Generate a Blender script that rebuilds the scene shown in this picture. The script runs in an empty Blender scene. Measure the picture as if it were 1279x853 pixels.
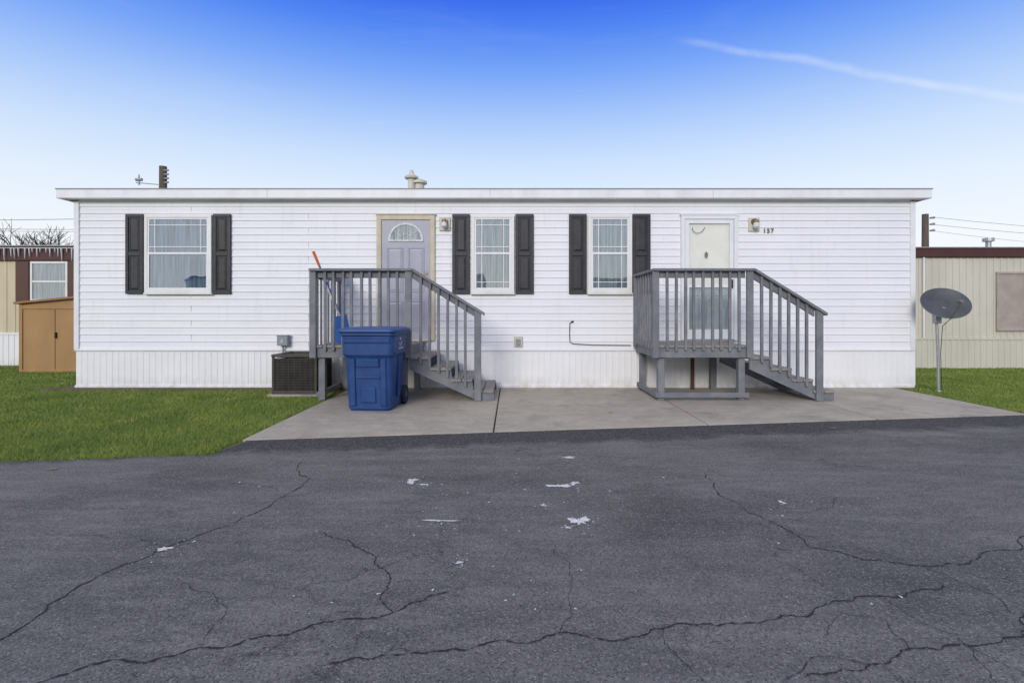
import bpy, math, random
import numpy as np
from mathutils import Vector, Matrix
random.seed(7); rng=np.random.default_rng(7)
S=bpy.context.scene
S.view_settings.view_transform='Standard'; S.view_settings.look='None'; S.view_settings.exposure=0
R=math.radians
def lin(r,g,b):
    f=lambda c:(c/255/12.92 if c/255<=.04045 else ((c/255+.055)/1.055)**2.4)
    return (f(r),f(g),f(b),1)
# ------------------------------------------------------------ materials
def nm(name):
    m=bpy.data.materials.new(name); m.use_nodes=True; nt=m.node_tree
    return m,nt,nt.nodes['Principled BSDF']
def N(nt,t,**k):
    n=nt.nodes.new(t)
    for a,b in k.items(): setattr(n,a,b)
    return n
def coords(nt,scale=(1,1,1)):
    g=N(nt,'ShaderNodeNewGeometry'); mp=N(nt,'ShaderNodeMapping'); mp.inputs['Scale'].default_value=scale
    nt.links.new(g.outputs['Position'],mp.inputs['Vector']); return mp.outputs[0]
def noise(nt,scale,detail=5,rough=.6,vec=None,lo=.35,hi=.65):
    n=N(nt,'ShaderNodeTexNoise'); n.inputs['Scale'].default_value=scale; n.inputs['Detail'].default_value=detail; n.inputs['Roughness'].default_value=rough
    nt.links.new(vec if vec else coords(nt),n.inputs['Vector'])
    r=N(nt,'ShaderNodeMapRange'); r.inputs[1].default_value=lo; r.inputs[2].default_value=hi
    nt.links.new(n.outputs['Fac'],r.inputs[0]); return r.outputs[0]
def mix(nt,fac,a,b,mode='MIX'):
    m=N(nt,'ShaderNodeMix',data_type='RGBA',blend_type=mode)
    for s,v in ((m.inputs[0],fac),(m.inputs[6],a),(m.inputs[7],b)):
        if isinstance(v,(int,float)): s.default_value=v
        elif isinstance(v,tuple): s.default_value=v if len(v)==4 else (*v,1)
        else: nt.links.new(v,s)
    return m.outputs[2]
def bump(nt,p,h,strength=.3,dist=.01):
    b=N(nt,'ShaderNodeBump'); b.inputs['Strength'].default_value=strength; b.inputs['Distance'].default_value=dist
    nt.links.new(h,b.inputs['Height']); nt.links.new(b.outputs[0],p.inputs['Normal'])
def simple(name,col,col2=None,scale=6,rough=.6,vs=(1,1,1),metal=0,b=0,bd=.004,lo=.35,hi=.65,spec=.4):
    m,nt,p=nm(name); p.inputs['Roughness'].default_value=rough; p.inputs['Metallic'].default_value=metal
    p.inputs['Specular IOR Level'].default_value=spec
    if col2 is None: col2=tuple(c*.85 for c in col[:3])
    f=noise(nt,scale,vec=coords(nt,vs),lo=lo,hi=hi)
    nt.links.new(mix(nt,f,col,col2),p.inputs['Base Color'])
    if b: bump(nt,p,noise(nt,scale*8,vec=coords(nt,vs)),b,bd)
    return m
M={}
m,nt,p=nm('vinyl_siding'); p.inputs['Roughness'].default_value=.55; p.inputs['Specular IOR Level'].default_value=.25
a=mix(nt,noise(nt,.9,vec=coords(nt,(1,1,2))),(.81,.805,.81),(.77,.77,.78))
a=mix(nt,noise(nt,5,vec=coords(nt,(2.2,1,.25)),lo=.55,hi=.85),a,(.70,.69,.68))
nt.links.new(a,p.inputs['Base Color']); bump(nt,p,noise(nt,3,vec=coords(nt,(.5,1,3))),.2,.012); M['siding']=m
m,nt,p=nm('vinyl_skirting'); p.inputs['Roughness'].default_value=.5
g=N(nt,'ShaderNodeNewGeometry'); sp=N(nt,'ShaderNodeSeparateXYZ'); nt.links.new(g.outputs['Position'],sp.inputs[0])
mr=N(nt,'ShaderNodeMapRange'); mr.inputs[1].default_value=.0; mr.inputs[2].default_value=.22; mr.inputs[3].default_value=.7; mr.inputs[4].default_value=0
nt.links.new(sp.outputs[2],mr.inputs[0])
mu=N(nt,'ShaderNodeMath',operation='MULTIPLY'); nt.links.new(mr.outputs[0],mu.inputs[0]); nt.links.new(noise(nt,7,vec=coords(nt,(1,1,.5))),mu.inputs[1])
a=mix(nt,noise(nt,1.5),(.82,.82,.81),(.77,.765,.75)); a=mix(nt,mu.outputs[0],a,(.48,.43,.35))
nt.links.new(a,p.inputs['Base Color']); M['skirt']=m
M['trim']=simple('white_trim',(.79,.79,.79),(.72,.72,.715),3,.45)
M['fascia']=simple('fascia_white',(.80,.80,.80),(.67,.665,.65),3,.5,(1.2,1,.6),lo=.45,hi=.8)
M['frame']=simple('vinyl_frame',(.78,.77,.72),(.70,.69,.64),4,.4)
M['beigetrim']=simple('beige_door_casing',(.60,.53,.38),(.50,.44,.31),8,.6)
M['roof']=simple('roof_membrane',(.35,.35,.36),(.25,.25,.26),2,.8)
M['shutter']=simple('shutter_black',(.028,.027,.030),(.042,.042,.045),9,.5)
M['door']=simple('door_lavender_gray',(.38,.38,.43),(.34,.34,.39),4,.4)
M['whitedoor']=simple('white_door',(.82,.81,.77),(.76,.75,.71),4,.4)
M['wood']=simple('gray_painted_wood',(.155,.162,.178),(.24,.24,.24),5,.75,(1,1,1),b=.35,bd=.004,lo=.4,hi=.75)
M['tread']=simple('worn_gray_tread',(.20,.20,.21),(.30,.26,.21),6,.75,(1,4,1),b=.4,bd=.004,lo=.35,hi=.65)
M['redpost']=simple('rust_brown_steel',(.12,.05,.035),(.08,.04,.03),10,.7)
M['blue']=simple('blue_bin_plastic',(.012,.048,.165),(.022,.070,.21),5,.5,b=.1,bd=.002)
M['bluelid']=simple('blue_bin_lid',(.016,.062,.20),(.03,.083,.235),5,.5,b=.1,bd=.002)
M['black']=simple('black_rubber',(.015,.015,.016),(.03,.03,.03),8,.7)
M['cable']=simple('black_cable',(.02,.02,.02),None,8,.6)
M['ac']=simple('ac_dark_metal',(.045,.042,.037),(.075,.068,.056),7,.5,metal=.2)
M['accoil']=simple('ac_coil',(.012,.012,.012),(.03,.028,.025),30,.8)
M['galv']=simple('galvanised_steel',(.42,.43,.44),(.33,.34,.35),12,.45,metal=.5)
M['graybox']=simple('gray_utility_box',(.22,.25,.27),(.28,.30,.31),8,.5)
M['dish']=simple('dish_gray',(.055,.058,.064),(.08,.083,.09),6,.5)
M['dishrim']=simple('dish_rim_gray',(.16,.165,.17),None,6,.5)
M['brass']=simple('aged_brass',(.30,.24,.15),(.2,.16,.1),10,.4,metal=.7)
M['tan']=simple('tan_shed_panel',(.40,.235,.095),(.34,.20,.08),3,.65,(1,1,.4))
M['tanroof']=simple('tan_shed_roof',(.30,.17,.07),(.24,.14,.06),3,.7)
M['beige']=simple('beige_metal_siding',(.62,.53,.36),(.54,.46,.31),2,.55,(1,1,.4))
M['beige2']=simple('cream_metal_siding',(.60,.57,.47),(.53,.50,.41),2,.55,(1,1,.4))
M['brown']=simple('brown_metal_band',(.085,.028,.022),(.06,.022,.02),3,.5)
M['brownsh']=simple('brown_shutter',(.10,.045,.03),None,3,.5)
M['pink']=simple('faded_window_board',(.42,.35,.30),(.34,.28,.24),4,.7)
M['pole']=simple('weathered_pole',(.15,.115,.085),(.09,.07,.055),5,.9,(4,4,.5))
M['bark']=simple('bare_branches',(.12,.095,.08),(.07,.055,.045),8,.9)
M['orange']=simple('orange_grip',(.70,.13,.03),None,8,.5)
M['bluepl']=simple('blue_handle',(.05,.16,.50),None,8,.4)
M['bristle']=simple('broom_bristle',(.45,.47,.5),None,30,.9)
M['white']=simple('white_paint',(.72,.72,.70),(.5,.5,.48),30,.7)
M['numblack']=simple('number_black',(.02,.02,.02),None,8,.5)
M['curtain']=simple('pale_blue_curtain',(.08,.15,.22),(.32,.44,.54),3,.9,(11,1,.45),lo=.40,hi=.60)  # upright stripes: lace pattern, with fold shading put into the colour
M['curtainw']=simple('white_lace_curtain',(.20,.25,.27),(.50,.53,.52),3,.9,(13,1,.5),lo=.40,hi=.60)  # lace stripes whose contrast also paints in the shade of the folds
M['globe']=simple('frosted_globe',(.7,.7,.66),None,14,.3)
M['soil']=simple('bare_soil',(.10,.075,.05),(.17,.13,.09),6,.95,b=.6,bd=.02)
M['leaf']=simple('dry_leaf',(.35,.2,.08),None,8,.8)
def glassmat(name,refl,tint):
    m,nt,p=nm(name); nt.nodes.remove(p)
    gl=N(nt,'ShaderNodeBsdfGlossy'); gl.inputs['Roughness'].default_value=.01; gl.inputs['Color'].default_value=(.95,.97,1,1)
    tr=N(nt,'ShaderNodeBsdfTransparent'); tr.inputs['Color'].default_value=tint
    fr=N(nt,'ShaderNodeFresnel'); fr.inputs[0].default_value=1.5
    ad=N(nt,'ShaderNodeMath',operation='ADD'); ad.inputs[1].default_value=refl; nt.links.new(fr.outputs[0],ad.inputs[0])
    ms=N(nt,'ShaderNodeMixShader'); nt.links.new(ad.outputs[0],ms.inputs[0]); nt.links.new(tr.outputs[0],ms.inputs[1]); nt.links.new(gl.outputs[0],ms.inputs[2])
    bw=noise(nt,1.6,2,.5,lo=0,hi=1); b=N(nt,'ShaderNodeBump'); b.inputs['Strength'].default_value=.12; b.inputs['Distance'].default_value=.03
    nt.links.new(bw,b.inputs['Height']); nt.links.new(b.outputs[0],gl.inputs['Normal'])
    nt.links.new(ms.outputs[0],nt.nodes['Material Output'].inputs[0]); return m
M['glass']=glassmat('window_glass',.20,(.74,.81,.85,1)); M['clearglass']=glassmat('storm_door_glass',.02,(.95,.96,.95,1))
# asphalt
m,nt,p=nm('asphalt'); p.inputs['Roughness'].default_value=.88; p.inputs['Specular IOR Level'].default_value=.25
a=mix(nt,noise(nt,.7,6,.65),(.112,.109,.106),(.160,.154,.148))
a=mix(nt,noise(nt,3.5,8,.75,coords(nt,(.5,2,1)),lo=.45,hi=.72),a,(.215,.207,.197))
a=mix(nt,noise(nt,.45,5,.65,coords(nt,(1,1.6,1)),lo=.50,hi=.66),a,(.088,.086,.084))
a=mix(nt,noise(nt,1.1,8,.75,coords(nt,(.45,1.5,1)),lo=.55,hi=.73),a,(.235,.225,.212))
g=N(nt,'ShaderNodeNewGeometry'); sp=N(nt,'ShaderNodeSeparateXYZ'); nt.links.new(g.outputs['Position'],sp.inputs[0])
mx=N(nt,'ShaderNodeMath',operation='MULTIPLY_ADD'); mx.inputs[1].default_value=-.143; mx.inputs[2].default_value=3.1
nt.links.new(sp.outputs[0],mx.inputs[0])
dd=N(nt,'ShaderNodeMath',operation='ADD'); nt.links.new(mx.outputs[0],dd.inputs[0]); nt.links.new(sp.outputs[1],dd.inputs[1])
nn=noise(nt,2.5,6,.7,lo=.2,hi=.8)
d2=N(nt,'ShaderNodeMath',operation='MULTIPLY_ADD'); d2.inputs[1].default_value=.5; nt.links.new(nn,d2.inputs[0]); nt.links.new(dd.outputs[0],d2.inputs[2])
mk=N(nt,'ShaderNodeMapRange'); mk.inputs[1].default_value=-.32; mk.inputs[2].default_value=-.14; nt.links.new(d2.outputs[0],mk.inputs[0]); mk.inputs[4].default_value=.9
a=mix(nt,mk.outputs[0],a,(.038,.038,.041))
v=N(nt,'ShaderNodeTexVoronoi'); v.inputs['Scale'].default_value=150; nt.links.new(coords(nt),v.inputs['Vector'])
sc=N(nt,'ShaderNodeSeparateColor'); nt.links.new(v.outputs['Color'],sc.inputs[0])
mr=N(nt,'ShaderNodeMapRange'); mr.inputs[1].default_value=.70; mr.inputs[2].default_value=1; mr.inputs[4].default_value=.6; nt.links.new(sc.outputs[0],mr.inputs[0])
a=mix(nt,mr.outputs[0],a,(.33,.318,.30))
mr2=N(nt,'ShaderNodeMapRange'); mr2.inputs[1].default_value=.35; mr2.inputs[2].default_value=0; mr2.inputs[4].default_value=.65; nt.links.new(sc.outputs[1],mr2.inputs[0])
a=mix(nt,mr2.outputs[0],a,(.030,.030,.030))
nz=N(nt,'ShaderNodeTexNoise'); nz.inputs['Scale'].default_value=3; nz.inputs['Detail'].default_value=8; nz.inputs['Roughness'].default_value=.7; nt.links.new(coords(nt),nz.inputs['Vector'])
for sc_,wd,lo_,hi_ in((1.5,.006,.46,.58),(5,.012,.55,.66)):
    v=N(nt,'ShaderNodeTexVoronoi',feature='DISTANCE_TO_EDGE'); v.inputs['Scale'].default_value=sc_
    vm=N(nt,'ShaderNodeVectorMath',operation='MULTIPLY_ADD'); vm.inputs[1].default_value=(.55,.55,0); nt.links.new(nz.outputs['Color'],vm.inputs[0]); nt.links.new(coords(nt,(.6,1,1)),vm.inputs[2])
    nt.links.new(vm.outputs[0],v.inputs['Vector'])
    mc=N(nt,'ShaderNodeMapRange'); mc.inputs[1].default_value=wd; mc.inputs[2].default_value=0; nt.links.new(v.outputs['Distance'],mc.inputs[0])
    mm=N(nt,'ShaderNodeMath',operation='MULTIPLY'); nt.links.new(mc.outputs[0],mm.inputs[0]); nt.links.new(noise(nt,.9,3,.5,lo=lo_,hi=hi_),mm.inputs[1])
    a=mix(nt,mm.outputs[0],a,(.025,.025,.025))
nt.links.new(a,p.inputs['Base Color']); bump(nt,p,noise(nt,110,3,.6,lo=.2,hi=.8),.8,.007); M['asphalt']=m
m,nt,p=nm('crack_dark'); p.inputs['Base Color'].default_value=(.02,.02,.02,1); p.inputs['Roughness'].default_value=1; M['crack']=m
# concrete
m,nt,p=nm('concrete'); p.inputs['Roughness'].default_value=.85
a=mix(nt,noise(nt,1.2,7,.65),(.47,.41,.33),(.35,.305,.245))
a=mix(nt,noise(nt,5,8,.7,lo=.5,hi=.8),a,(.55,.49,.40)); a=mix(nt,noise(nt,1.6,8,.75,lo=.52,hi=.72),a,(.20,.175,.14))
a=mix(nt,noise(nt,150,2,.5),a,mix(nt,.5,a,(.25,.22,.19)))
nt.links.new(a,p.inputs['Base Color']); bump(nt,p,noise(nt,90),.3,.004); M['concrete']=m
m,nt,p=nm('lawn_soil'); p.inputs['Roughness'].default_value=.95
a=mix(nt,noise(nt,1.1,6,.7),(.09,.115,.02),(.12,.145,.03)); nt.links.new(a,p.inputs['Base Color']); M['ground']=m
m,nt,p=nm('grass_blades'); p.inputs['Roughness'].default_value=.6; p.inputs['Specular IOR Level'].default_value=.25
g=N(nt,'ShaderNodeNewGeometry'); cr=N(nt,'ShaderNodeValToRGB'); e=cr.color_ramp.elements
e[0].color=(.16,.22,.035,1); e[1].color=(.33,.37,.085,1); x=e.new(.5); x.color=(.24,.31,.055,1); x=e.new(.92); x.color=(.29,.35,.075,1); e[-1].color=(.52,.46,.25,1)
nt.links.new(g.outputs['Random Per Island'],cr.inputs[0])
a=mix(nt,noise(nt,1.3,6,.65),cr.outputs[0],mix(nt,1.0,cr.outputs[0],(.62,.72,.7),'MULTIPLY'))
a=mix(nt,noise(nt,2.4,6,.7,lo=.54,hi=.74),a,mix(nt,1.0,cr.outputs[0],(1.4,1.14,1.3),'MULTIPLY'))
nt.links.new(a,p.inputs['Base Color']); M['grass']=m
# ------------------------------------------------------------ mesh builder
def root(name,loc=(0,0,0),rz=0):
    o=bpy.data.objects.new(name,None); o.location=loc; o.rotation_euler=(0,0,rz); o.empty_display_size=.2
    S.collection.objects.link(o); return o
class MB:
    def __init__(s): s.v=[]; s.f=[]
    def add(s,vs,fs):
        b=len(s.v); s.v+= [tuple(v) for v in vs]; s.f+=[tuple(i+b for i in f) for f in fs]; return s
    def box(s,x0,x1,y0,y1,z0,z1):
        return s.add([(x0,y0,z0),(x1,y0,z0),(x1,y1,z0),(x0,y1,z0),(x0,y0,z1),(x1,y0,z1),(x1,y1,z1),(x0,y1,z1)],
              [(0,3,2,1),(4,5,6,7),(0,1,5,4),(1,2,6,5),(2,3,7,6),(3,0,4,7)])
    def prism(s,pts,y0,y1):
        n=len(pts); return s.add([(x,y0,z) for x,z in pts]+[(x,y1,z) for x,z in pts],
          [tuple(range(n)),tuple(range(2*n-1,n-1,-1))]+[(i,i+n,(i+1)%n+n,(i+1)%n) for i in range(n)])
    def frame(s,x0,x1,z0,z1,w,y0,y1,wb=None):
        wb=w if wb is None else wb
        s.box(x0,x1,y0,y1,z1-w,z1)
        if wb>0: s.box(x0,x1,y0,y1,z0,z0+wb)
        s.box(x0,x0+w,y0,y1,z0+wb,z1-w); s.box(x1-w,x1,y0,y1,z0+wb,z1-w); return s
    def tube(s,p0,p1,r0,r1=None,n=10):
        r1=r0 if r1 is None else r1
        p0=Vector(p0);p1=Vector(p1); d=(p1-p0).normalized(); u=d.orthogonal().normalized(); w=d.cross(u)
        vs=[]
        for p,r in((p0,r0),(p1,r1)):
            for i in range(n):
                a=2*math.pi*i/n; vs.append(p+r*(math.cos(a)*u+math.sin(a)*w))
        return s.add(vs,[(i,(i+1)%n,(i+1)%n+n,i+n) for i in range(n)]+[tuple(range(n-1,-1,-1)),tuple(range(n,2*n))])
    def path(s,pts,r,n=8):
        for a,b in zip(pts[:-1],pts[1:]): s.tube(a,b,r,r,n)
        return s
    def obj(s,name,mat,parent=None,bevel=0,smooth=False,seg=1):
        me=bpy.data.meshes.new(name); me.from_pydata(s.v,[],s.f); me.update()
        o=bpy.data.objects.new(name,me); S.collection.objects.link(o); me.materials.append(M[mat] if isinstance(mat,str) else mat)
        if parent: o.parent=parent
        if smooth:
            for p in me.polygons: p.use_smooth=True
        if bevel:
            b=o.modifiers.new('b','BEVEL'); b.width=bevel; b.segments=seg; b.limit_method='ANGLE'
        return o
# ------------------------------------------------------------ GROUND
MB().add([(-400,-400,-.012),(400,-400,-.012),(400,400,-.012),(-400,400,-.012)],[(0,1,2,3)]).obj('ground','ground')
edge=[(-60,-12.5),(-4.22,-4.18),(-3.3,-4.05),(-2.6,-3.95),(-2.55,-3.44),(-.22,-3.11),(2.11,-2.77),(4.04,-2.48),(6.15,-2.19),(60,4.8)]
ed=[]
for (a,b) in zip(edge[:-1],edge[1:]):
    n=max(1,int(min(60,math.hypot(b[0]-a[0],b[1]-a[1])/.12)))
    for i in range(n):
        t=i/n; j=.016*(rng.random()-.5)*2 if a[0]>-30 else 0
        ed.append((a[0]+(b[0]-a[0])*t,a[1]+(b[1]-a[1])*t+j))
ed.append(edge[-1])
vs=[(x,y,0) for x,y in ed]+[(x*1.0,-14.5+.03*x,0) for x,y in ed]; n=len(ed)
MB().add(vs,[(i+n,i+n+1,i+1,i) for i in range(n-1)]).obj('asphalt_road','asphalt')
def ey(x): return -3.44+(x+2.55)*(1.25/8.7)+.02
pad=root('concrete_pavement')
xs=[-2.6,-.19,2.14,4.2,6.2]
for i,(a,b) in enumerate(zip(xs[:-1],xs[1:])):
    g=.008; mb=MB(); p=[(a+g,ey(a)-.03),(b-g,ey(b)-.03),(b-g,-.0),(a+g,-.0)]
    z0,z1=-.1,.010
    mb.add([(x,y,z0) for x,y in p]+[(x,y,z1) for x,y in p],[(3,2,1,0),(4,5,6,7),(0,1,5,4),(1,2,6,5),(2,3,7,6),(3,0,4,7)])
    mb.obj('slab_%d'%i,'concrete',pad,.004)
MB().add([(-2.6,-3.4,-.006),(6.2,-2.1,-.006),(6.2,0,-.006),(-2.6,0,-.006)],[(0,1,2,3)]).obj('joint_filler','crack',pad)
MB().box(-7.5,-2.62,-.22,-.03,-.05,.02).obj('concrete_kerb_strip','soil',None,.006)
def crack(mb,pts,w):
    P=[Vector((x,y)) for x,y in pts]
    for lev in range(5):
        Q=[P[0]]
        for a,b in zip(P[:-1],P[1:]):
            L=(b-a).length; nrm=Vector((-(b-a).y,(b-a).x))
            Q+= [ (a+b)/2+nrm*random.uniform(-.15,.15), b] if L>.016 else [b]
        P=Q
    L=[]
    for i,p in enumerate(P):
        d=(P[min(i+1,len(P)-1)]-P[max(i-1,0)]).normalized(); n=Vector((-d.y,d.x)); ww=w*random.uniform(.15,1.15)*.5
        if i in(0,len(P)-1): ww=.0005
        L.append((p+n*ww,p-n*ww))
    vs=[(q.x,q.y,.003) for pr in L for q in pr]
    mb.add(vs,[(2*i,2*i+1,2*i+3,2*i+2) for i in range(len(P)-1)])
mb=MB()
A=[(-2.6,-7.0),(-1.93,-6.53),(-1.96,-6.29),(-1.92,-5.99),(-1.84,-5.76),(-1.63,-5.45),(-1.54,-5.13),(-1.73,-4.13)]
B=[(-1.8,-6.95),(-1.57,-6.75),(-1.46,-6.66),(-1.15,-6.57),(-.945,-6.5),(-.705,-6.4),(-.49,-6.345),(-.28,-6.19)]
C=[(-.49,-6.345),(-.57,-6.05),(-.74,-5.81),(-1.055,-5.56)]
D=[(-.645,-6.66),(-.234,-6.585),(.185,-6.48),(.36,-6.53),(.594,-6.454),(1.026,-6.4),(1.6,-6.22),(1.96,-6.12)]
E=[(1.48,-4.46),(1.52,-5.39),(1.56,-5.74),(1.75,-5.89),(2.02,-5.95),(2.42,-5.81),(2.67,-5.76),(4,-5.4)]
F=[(1.0,-6.72),(1.29,-6.66),(1.67,-6.55),(2.08,-6.37),(2.6,-6.3)]
for c,w in((A,.010),(B,.011),(C,.008),(D,.009),(E,.009),(F,.008)): crack(mb,c,w)
for c in ([(-1.15,-6.57),(-1.2,-6.3),(-1.5,-6.1)],[(.185,-6.48),(.25,-6.2),(.22,-5.7)],[(1.6,-6.22),(1.7,-6.5),(1.6,-6.8)],
          [(-1.84,-5.76),(-2.3,-5.6),(-3.2,-5.5)],[(2.0,-5.95),(2.1,-6.2),(2.05,-6.37)],[(.594,-6.454),(.62,-6.7),(.7,-6.9)],[(1.53,-5.4),(2.2,-5.0),(3.1,-4.8)],[(1.29,-6.66),(1.3,-6.8)],
          [(-3.0,-4.6),(-2.2,-4.7),(-1.6,-4.9)],[(1.2,-6.5),(1.35,-6.35),(1.5,-6.4),(1.45,-6.6)],[(.9,-6.75),(1.1,-6.62),(1.29,-6.66)],[(1.67,-6.55),(1.75,-6.7),(1.9,-6.8)]): crack(mb,c,.0035)
mb.obj('asphalt_cracks','crack')
def blob(mb,x,y,rx,ry,z=.0045,n=40):
    ph=[random.uniform(0,6.28) for _ in range(4)]; vs=[(x,y,z)]
    for i in range(n):
        a=2*math.pi*i/n; r=1+.35*math.sin(2*a+ph[0])+.25*math.sin(3*a+ph[1])+.2*math.sin(7*a+ph[2])+random.uniform(-.25,.25)
        r=max(.12,r); vs.append((x+rx*r*math.cos(a),y+ry*r*math.sin(a),z))
    mb.add(vs,[(0,i+1,(i+1)%n+1) for i in range(n)])
mb=MB()
for x,y,rx,ry in((.40,-5.4,.045,.055),(.34,-4.78,.07,.032),(.45,-4.72,.03,.03),(-.73,-4.67,.04,.045),(-.63,-4.75,.025,.018),(-.43,-5.4,.08,.012),(-1.81,-5.77,.04,.016),(-.26,-5.92,.016,.012),
    (.48,-4.05,.06,.022),(.20,-5.15,.014,.014),(1.75,-5.1,.016,.024),(.32,-5.5,.014,.014)):
    blob(mb,x,y,rx,ry)
    for k in range(16): blob(mb,x+random.gauss(0,rx*1.9),y+random.gauss(0,rx*1.9),random.uniform(.001,.007),random.uniform(.001,.006),n=8)
for i in range(150):
    x=random.gauss(.1,1.2); y=random.uniform(-6.4,-4.0); r=abs(random.gauss(0,.0035))+.0015; blob(mb,x,y,r,r,n=9)
mb.obj('paint_splatter','white')
mb=MB()
for x,y in((3.4,-2.95),(.52,-7.0),(4.9,-1.9),(1.2,-2.1),(-3.6,-4.4)):
    blob(mb,x,y,.03,.02,.014,12)
mb.obj('dry_leaves','leaf')
def grass():
    X=[];Y=[]
    def region(x0,x1,y0,y1,cond,k):
        n=int((x1-x0)*(y1-y0)*k); x=rng.uniform(x0,x1,n); y=rng.uniform(y0,y1,n); d=y+8.5
        keep=(rng.random(n)<np.minimum(1,(4.6/np.maximum(d,1))**1.8))&cond(x,y); X.append(x[keep]);Y.append(y[keep])
    left=lambda x,y:(y>-3.95+.152*(x+2.6)+.02+.02*np.sin(x*13)*np.sin(x*5))&~((x>-7.5)&(y>-.22))&(x<-2.62+.02*np.sin(y*9))&(x>-1.12*(y+8.5)-1)
    region(-16,-2.6,-6.2,3.6,left,13000)
    right=lambda x,y:(x>6.22+.02*np.sin(y*11))&(y>ey(x)+.03)&(x<1.12*(y+8.5)+1)&~((x<6.55)&(y>-.05))
    region(6.2,13,-2.3,3.1,right,13000)
    x=np.concatenate(X);y=np.concatenate(Y);n=len(x);d=y+8.5
    h=rng.uniform(.012,.034,n)*(1+.2*np.sin(x*3)*np.cos(y*4)); w=.0024*np.maximum(1,d/4.6)
    a=rng.uniform(0,6.283,n); lx=rng.normal(0,.022,n); ly=rng.normal(0,.022,n)
    V=np.empty((n,3,3)); cx=np.cos(a)*w; cy=np.sin(a)*w
    V[:,0]=np.stack([x-cx,y-cy,np.full(n,-.012)],1);V[:,1]=np.stack([x+cx,y+cy,np.full(n,-.012)],1);V[:,2]=np.stack([x+lx,y+ly,h],1)
    me=bpy.data.meshes.new('grass_lawn'); me.vertices.add(3*n); me.vertices.foreach_set('co',V.reshape(-1)); me.loops.add(3*n)
    me.loops.foreach_set('vertex_index',np.arange(3*n,dtype=np.int32)); me.polygons.add(n); me.polygons.foreach_set('loop_start',np.arange(0,3*n,3,dtype=np.int32))
    me.update(calc_edges=True); me.materials.append(M['grass']); o=bpy.data.objects.new('grass_lawn',me); S.collection.objects.link(o)
grass()
# ------------------------------------------------------------ MAIN MOBILE HOME
H=root('mobile_home'); XL,XR=-7.07,6.51; ZB,ZT=.637,3.06; DEP=4.3
nC=21; ch=(ZT-ZB)/nC; prof=[]
for i in range(nC):
    z=ZB+i*ch; prof+=[(0,z),(-.014,z+.001),(-.014,z+.006),(-.0065,z+ch*.5),(-.0080,z+ch*.5+.003),(-.002,z+ch-.001)]
prof.append((0,ZT))
mb=MB(); n=len(prof); mb.add([(XL,y,z) for y,z in prof]+[(XR,y,z) for y,z in prof],[(i,i+n,i+n+1,i+1) for i in range(n-1)]); mb.obj('front_siding','siding',H)
MB().box(XL+.01,XR-.01,.01,DEP,.02,ZT).obj('body','trim',H)
mb=MB()
for i in range(nC):
    off=[-5.2,-1.0,2.45,5.1] if i%2 else [-3.3,.55,4.6]
    for x in off:
        z=ZB+i*ch; mb.prism([(x,z+.006),(x+.005,z+.006),(x+.005,z+ch-.004),(x,z+ch-.004)],-.0155,-.002)
mb.obj('panel_joints','siding',H)
mb=MB(); mb.box(XL-.012,XL+.07,-.03,.05,ZB-.01,ZT); mb.box(XR-.07,XR+.012,-.03,.05,ZB-.01,ZT); mb.obj('corner_trim','trim',H,.004)
px=[];x=XL+.01
while x<XR-.01:
    px+=[(x,0),(x+.060,0),(x+.066,-.005),(x+.088,-.005),(x+.094,0)]; x+=.1
mb=MB(); n=len(px); mb.add([(a,b-.006,.05) for a,b in px]+[(a,b-.006,ZB-.02) for a,b in px],[(i,i+1,i+n+1,i+n) for i in range(n-1)]); mb.obj('skirting','skirt',H)
MB().box(XL,XR,-.030,.0,ZB-.028,ZB).box(XL,XR,-.024,.0,.012,.055).obj('skirting_trim','skirt',H,.003)
MB().box(XL+.01,XR,-.004,.02,0,.1).obj('skirting_base','soil',H)
RO=.14
mb=MB()
prf=[(-RO,3.155),(2.15,3.33),(DEP+RO,3.155),(DEP+RO,3.06),(-RO+.02,3.06)]
n=len(prf); vs=[(-7.25,y,z) for y,z in prf]+[(6.68,y,z) for y,z in prf]
mb.add(vs,[(0,1,2,3,4),(9,8,7,6,5)]+[(i,i+n,(i+1)%n+n,(i+1)%n) for i in range(n)]); mb.obj('roof','roof',H)
MB().box(-7.26,6.69,-RO-.012,-RO,3.052,3.19).obj('fascia','fascia',H,.003)
MB().box(-7.27,6.70,-RO-.022,-RO+.03,3.19,3.205).obj('drip_edge','graybox',H)
MB().box(-7.24,6.67,-RO,-.0,3.045,3.059).obj('soffit','trim',H)
MB().box(-7.262,-7.25,-RO,DEP+RO,3.05,3.19).box(6.68,6.692,-RO,DEP+RO,3.05,3.19).obj('rake_trim','trim',H)
mb=MB()
for x in(-3.9,-.35,3.2): mb.box(x,x+.004,-RO-.014,-RO-.011,3.054,3.188)
mb.obj('fascia_joints','graybox',H)
MB().box(XL,XR,-.030,0,3.02,3.046).obj('frieze_trim','trim',H,.004)
mb=MB(); mb.tube((-1.86,1.2,3.2),(-1.86,1.2,3.70),.065,.065,16); mb.tube((-1.86,1.2,3.70),(-1.86,1.2,3.73),.12,.13,16); mb.tube((-1.86,1.2,3.73),(-1.86,1.2,3.79),.13,.05,16); mb.tube((-1.86,1.2,3.79),(-1.86,1.2,3.86),.05,.03,12)
mb.tube((-1.72,1.25,3.2),(-1.72,1.25,3.62),.09,.09,16); mb.tube((-1.72,1.25,3.62),(-1.72,1.25,3.66),.14,.14,16);mb.tube((-1.72,1.25,3.66),(-1.72,1.25,3.71),.14,.04,16)
mb.obj('roof_vents','beige2',H)
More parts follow.
